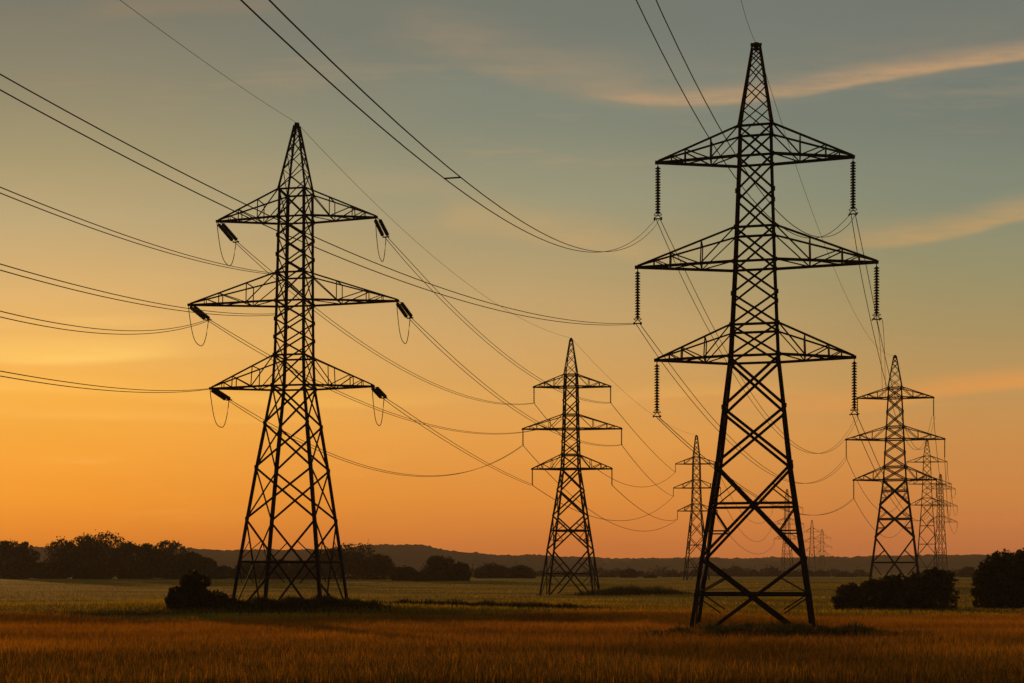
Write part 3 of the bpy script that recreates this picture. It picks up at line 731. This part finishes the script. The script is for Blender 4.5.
for i, (px, yt, hw, Y, lab) in enumerate([
    (629, 569, 10, 470, 'small round tree alone on the plain right of the middle pylon'), (651, 577, 6, 440, 'tiny round bush beside the lone round tree'),
    (672, 574, 10, 560, 'faint tree in front of the hazy pylon'), (696, 573, 11, 600, 'faint low tree left of the tallest pylon'), (735, 567, 15, 620, 'faint broad tree between the legs of the tallest pylon'), (770, 568, 12, 640, 'faint round tree inside the right legs of the tallest pylon'),
    (795, 575, 10, 600, 'faint low tree at the right leg of the tallest pylon'), (820, 572, 10, 620, 'faint tree just right of the tallest pylon'), (558, 574, 10, 560, 'faint low tree behind the middle pylon'), (585, 575, 9, 580, 'faint low tree behind the right leg of the middle pylon'),
    (968, 567, 10, 520, 'faint tree between the round bushes and the big right tree'), (948, 571, 9, 540, 'faint low tree behind the biggest round bush'), (845, 577, 11, 560, 'faint low tree behind the lowest round bush'), (607, 579, 9, 520, 'faint low bush between middle pylon and the lone tree')]):
    tree(px, yt, hw, Y, lab, 300 + i, n=900, low=.05, group=GF, m=LEAF2)
hr = random.Random(4)
for i, px in enumerate((540, 566, 598, 616, 640, 661, 684, 712, 724, 752, 782, 806, 833, 858, 958, 985, 470, 398)):
    tree(px, hr.uniform(574.5, 578.5), hr.uniform(9, 22), hr.uniform(560, 700), 'low faint scrubby hedge between the distant trees on the plain', 500 + i, name='hedge', cat='hedge', n=700, low=.03, group='hedges across the plain', m=LEAF2, lobes=9)
GB = 'round bushes at the foot of the right pylon'
for i, (px, yt, hw, Y, lab) in enumerate([
    (849, 583, 17, 122, 'lowest round bush, left end of the row under the right pylon'), (873, 579, 17, 124, 'bush joining the lowest one in the row under the right pylon'),
    (896, 573, 22, 124, 'broad middle bush of the row under the right pylon'), (936, 567, 24, 122, 'biggest round bush, right end of the row under the right pylon'), (918, 572, 14, 125, 'bush between the broad one and the biggest one')]):
    tree(px, yt, hw, Y, lab, 400 + i, name='bush', cat='bush', n=1700, low=.02, group=GB, size=.19, lobes=20)
for i, (px, yt, hw, Y, lab) in enumerate([
    (1003, 548, 26, 128, 'big dark tree cut by the right edge, left part'), (1030, 546, 28, 126, 'big dark tree on the right edge itself, mostly outside the picture'),(986, 562, 15, 127, 'lower bushy tree at the left foot of the big right tree')]):
    tree(px, yt, hw, Y, lab, 440 + i, n=2600, low=.02, group='big trees at the right edge', size=.19, lobes=16)
tree(195, 569, 17, 99.5, 'leafy bush with a pointed top left of the loop pylon', 460, name='bush', cat='bush', n=2300, low=.02, pointed=True, size=.14, lobes=16)
tree(181, 586, 16, 99.0, 'low round bush leaning against the left of the pointed bush', 461, name='bush', cat='bush', n=1800, low=.02, size=.13)
tree(217, 595, 23, 99.5, 'low round bush filling in right of the pointed bush', 462, name='bush', cat='bush', n=1800, low=.02, size=.13)

# ------------------------------------------------------------------ grass and weeds
def blades(name, xy, h, w, cols, m, rng, bend=.35, heads=False):
    n = len(xy); z = gz(xy[:, 0], xy[:, 1]) - .03
    az = rng.uniform(0, 6.28, n); dirx, diry = np.cos(az), np.sin(az)
    la = rng.uniform(0, 6.28, n); le = bend * h * rng.uniform(.1, 1, n)
    w = w * rng.uniform(.6, 1.4, n)
    base = np.stack([xy[:, 0], xy[:, 1], z], 1); sd_ = np.stack([dirx * w / 2, diry * w / 2, 0 * w], 1)
    mid = base + np.stack([np.cos(la) * le * .35, np.sin(la) * le * .35, h * .62], 1)
    tip = base + np.stack([np.cos(la) * le, np.sin(la) * le, h * rng.uniform(.9, 1.05, n)], 1)
    k = .95 if heads else .7
    vs = np.stack([base - sd_, base + sd_, mid + sd_ * k, mid - sd_ * k, tip], 1).reshape(-1, 3)
    o = np.arange(n) * 5
    loops = np.stack([o, o + 1, o + 2, o + 3, o + 3, o + 2, o + 4], 1).ravel().astype(np.int32)
    starts = np.stack([np.arange(n) * 7, np.arange(n) * 7 + 4], 1).ravel().astype(np.int32)
    me = bpy.data.meshes.new(name); me.vertices.add(5 * n); me.vertices.foreach_set('co', vs.ravel())
    me.loops.add(len(loops)); me.loops.foreach_set('vertex_index', loops)
    me.polygons.add(2 * n); me.polygons.foreach_set('loop_start', starts)
    me.update(calc_edges=True)
    ca = me.color_attributes.new('tint', 'FLOAT_COLOR', 'POINT')
    cc = np.concatenate([np.repeat(cols, 5, 0), np.ones((5 * n, 1))], 1); ca.data.foreach_set('color', cc.ravel().astype(np.float32))
    me.materials.append(m); ob = bpy.data.objects.new(name, me); C.objects.link(ob); return ob

def scatter(n, y0, y1, margin=.50, power=1.0):
    y = y0 + (y1 - y0) * RNG.uniform(0, 1, n) ** power
    x = RNG.uniform(-1, 1, n) * (y * margin + 3)
    return np.stack([x, y], 1)

def patches(xy, sc, seed, sy=1.0):
    rr = np.random.default_rng(seed); f = np.zeros(len(xy))
    for i in range(6):
        a = rr.uniform(0, 6.28); k = rr.uniform(.5, 2.2) / sc
        f += np.sin((xy[:, 0] * math.cos(a) + xy[:, 1] * math.sin(a) * sy) * k * 6.28 + rr.uniform(0, 6.28))
    return f / 6

# ripe orange grass of the near field
xy = scatter(540000, 40, 104, .47, .8)
edge = 93.5 + 5 * patches(xy, 30, 3) + 6 * (1 - np.exp(-((xy[:, 0] + 22) / 30) ** 2))
xy = xy[(xy[:, 1] < edge)]
pt = patches(xy, 14, 21); pf = patches(xy, 3.5, 22)
hgt = .52 + .12 * pt + .10 * pf + RNG.normal(0, .11, len(xy))
tone = np.clip(.5 + .35 * pt + .25 * pf + RNG.normal(0, .14, len(xy)), 0, 1)[:, None]
cols = np.array([.38, .142, .006]) * (1 - tone) + np.array([.64, .275, .014]) * tone
gm = RNG.uniform(size=len(xy)) < np.clip(.08 + .62 * (1 - ss(46, 78, xy[:, 1] + 10 * pt)) + .3 * pf, .03, .85); cols[gm] = np.array([.17, .105, .010]) * RNG.uniform(.5, 1.4, (int(gm.sum()), 1))
near = np.exp(-((xy[:, 0] - 16.8) / 6.5) ** 4 - ((xy[:, 1] - 83) / 7) ** 4); hgt = hgt * (1 - .75 * near)
tag(blades('ripe_grass', xy, np.clip(hgt, .2, .98), .021, cols, GRASS, RNG), kind='stuff')
# meadow behind: shorter, olive, in streaks
xy = scatter(150000, 96, 330, .47, 1.9)
edge = 93.5 + 5 * patches(xy, 30, 3) + 6 * (1 - np.exp(-((xy[:, 0] + 22) / 30) ** 2))
pt = patches(xy, 40, 31, 4.0)
keep = (xy[:, 1] > edge - 3) & (RNG.uniform(-1, 1, len(xy)) < pt + .5); xy, pt = xy[keep], pt[keep]
tone = np.clip(.45 + .7 * pt + RNG.normal(0, .2, len(xy)), 0, 1)[:, None]
cols = np.array([.10, .080, .005]) * (1 - tone) + np.array([.50, .32, .014]) * tone
tag(blades('meadow_grass', xy, np.clip(.32 + .12 * pt + RNG.normal(0, .06, len(xy)), .12, .7) , .06, cols, GRASS, RNG), kind='stuff')

# dark weeds round the feet of the tallest pylon
def weed_patch(name, cx, cy, rx, ry, n, hm, seed, dens=2.0):
    rng = np.random.default_rng(seed)
    p = rng.normal(size=(n, 2)) * np.array([rx, ry]) * .5 + np.array([cx, cy])
    hh = hm * rng.uniform(.2, 1.25, n) * (.7 + .5 * np.clip(patches(p, 3.5, seed), -1, 1)) * np.exp(-(((p[:, 0] - cx) / rx) ** 4) * .9)
    cols = np.array([.042, .042, .009])[None] * rng.uniform(.5, 2.0, (n, 1))
    return tag(blades(name, p, np.clip(hh, .12, 2.5), .07, cols, WEED, rng, .5), kind='stuff')
weed_patch('weeds', 15.2, 73.0, 10.0, 3.4, 26000, .95, 51)
weed_patch('weeds', 17.0, 84.0, 6.0, 3.0, 4000, .45, 57)
weed_patch('undergrowth', -17.0, 99.6, 7.6, 2.6, 16000, .95, 52)
weed_patch('tall_weeds', 20.5, 75.5, 5.0, 1.8, 3000, .7, 53)
weed_patch('rough_weeds', 18.5, 191, 9, 3.0, 8000, 1.5, 54)
weed_patch('ditch_weeds', -3.0, 106.0, 12, 1.2, 7000, .8, 55)

# ------------------------------------------------------------------ evening haze
hm = bpy.data.materials.new('evening_air'); hm.use_nodes = True; t = hm.node_tree; t.nodes.clear()
pv = t.nodes.new('ShaderNodeVolumePrincipled'); pv.inputs['Color'].default_value = (1.0, .80, .60, 1)
pv.inputs['Density'].default_value = 0.00017; pv.inputs['Anisotropy'].default_value = 0
out = t.nodes.new('ShaderNodeOutputMaterial'); t.links.new(pv.outputs[0], out.inputs['Volume'])
mb = MB(); x0, x1, y0, y1, z0, z1 = -1800, 1800, -300, 2000, -2.0, 47.0
mb.add([(x, y, z) for z in (z0, z1) for x, y in ((x0, y0), (x1, y0), (x1, y1), (x0, y1))],
       [(3, 2, 1, 0), (4, 5, 6, 7), (0, 1, 5, 4), (1, 2, 6, 5), (2, 3, 7, 6), (3, 0, 4, 7)])
hz = mb.build('haze', hm); hz['kind'] = 'stuff'
SC.cycles.use_denoising = True
SC.cycles.volume_bounces = 1
SC.cycles.max_bounces = 5
SC.cycles.transparent_max_bounces = 8
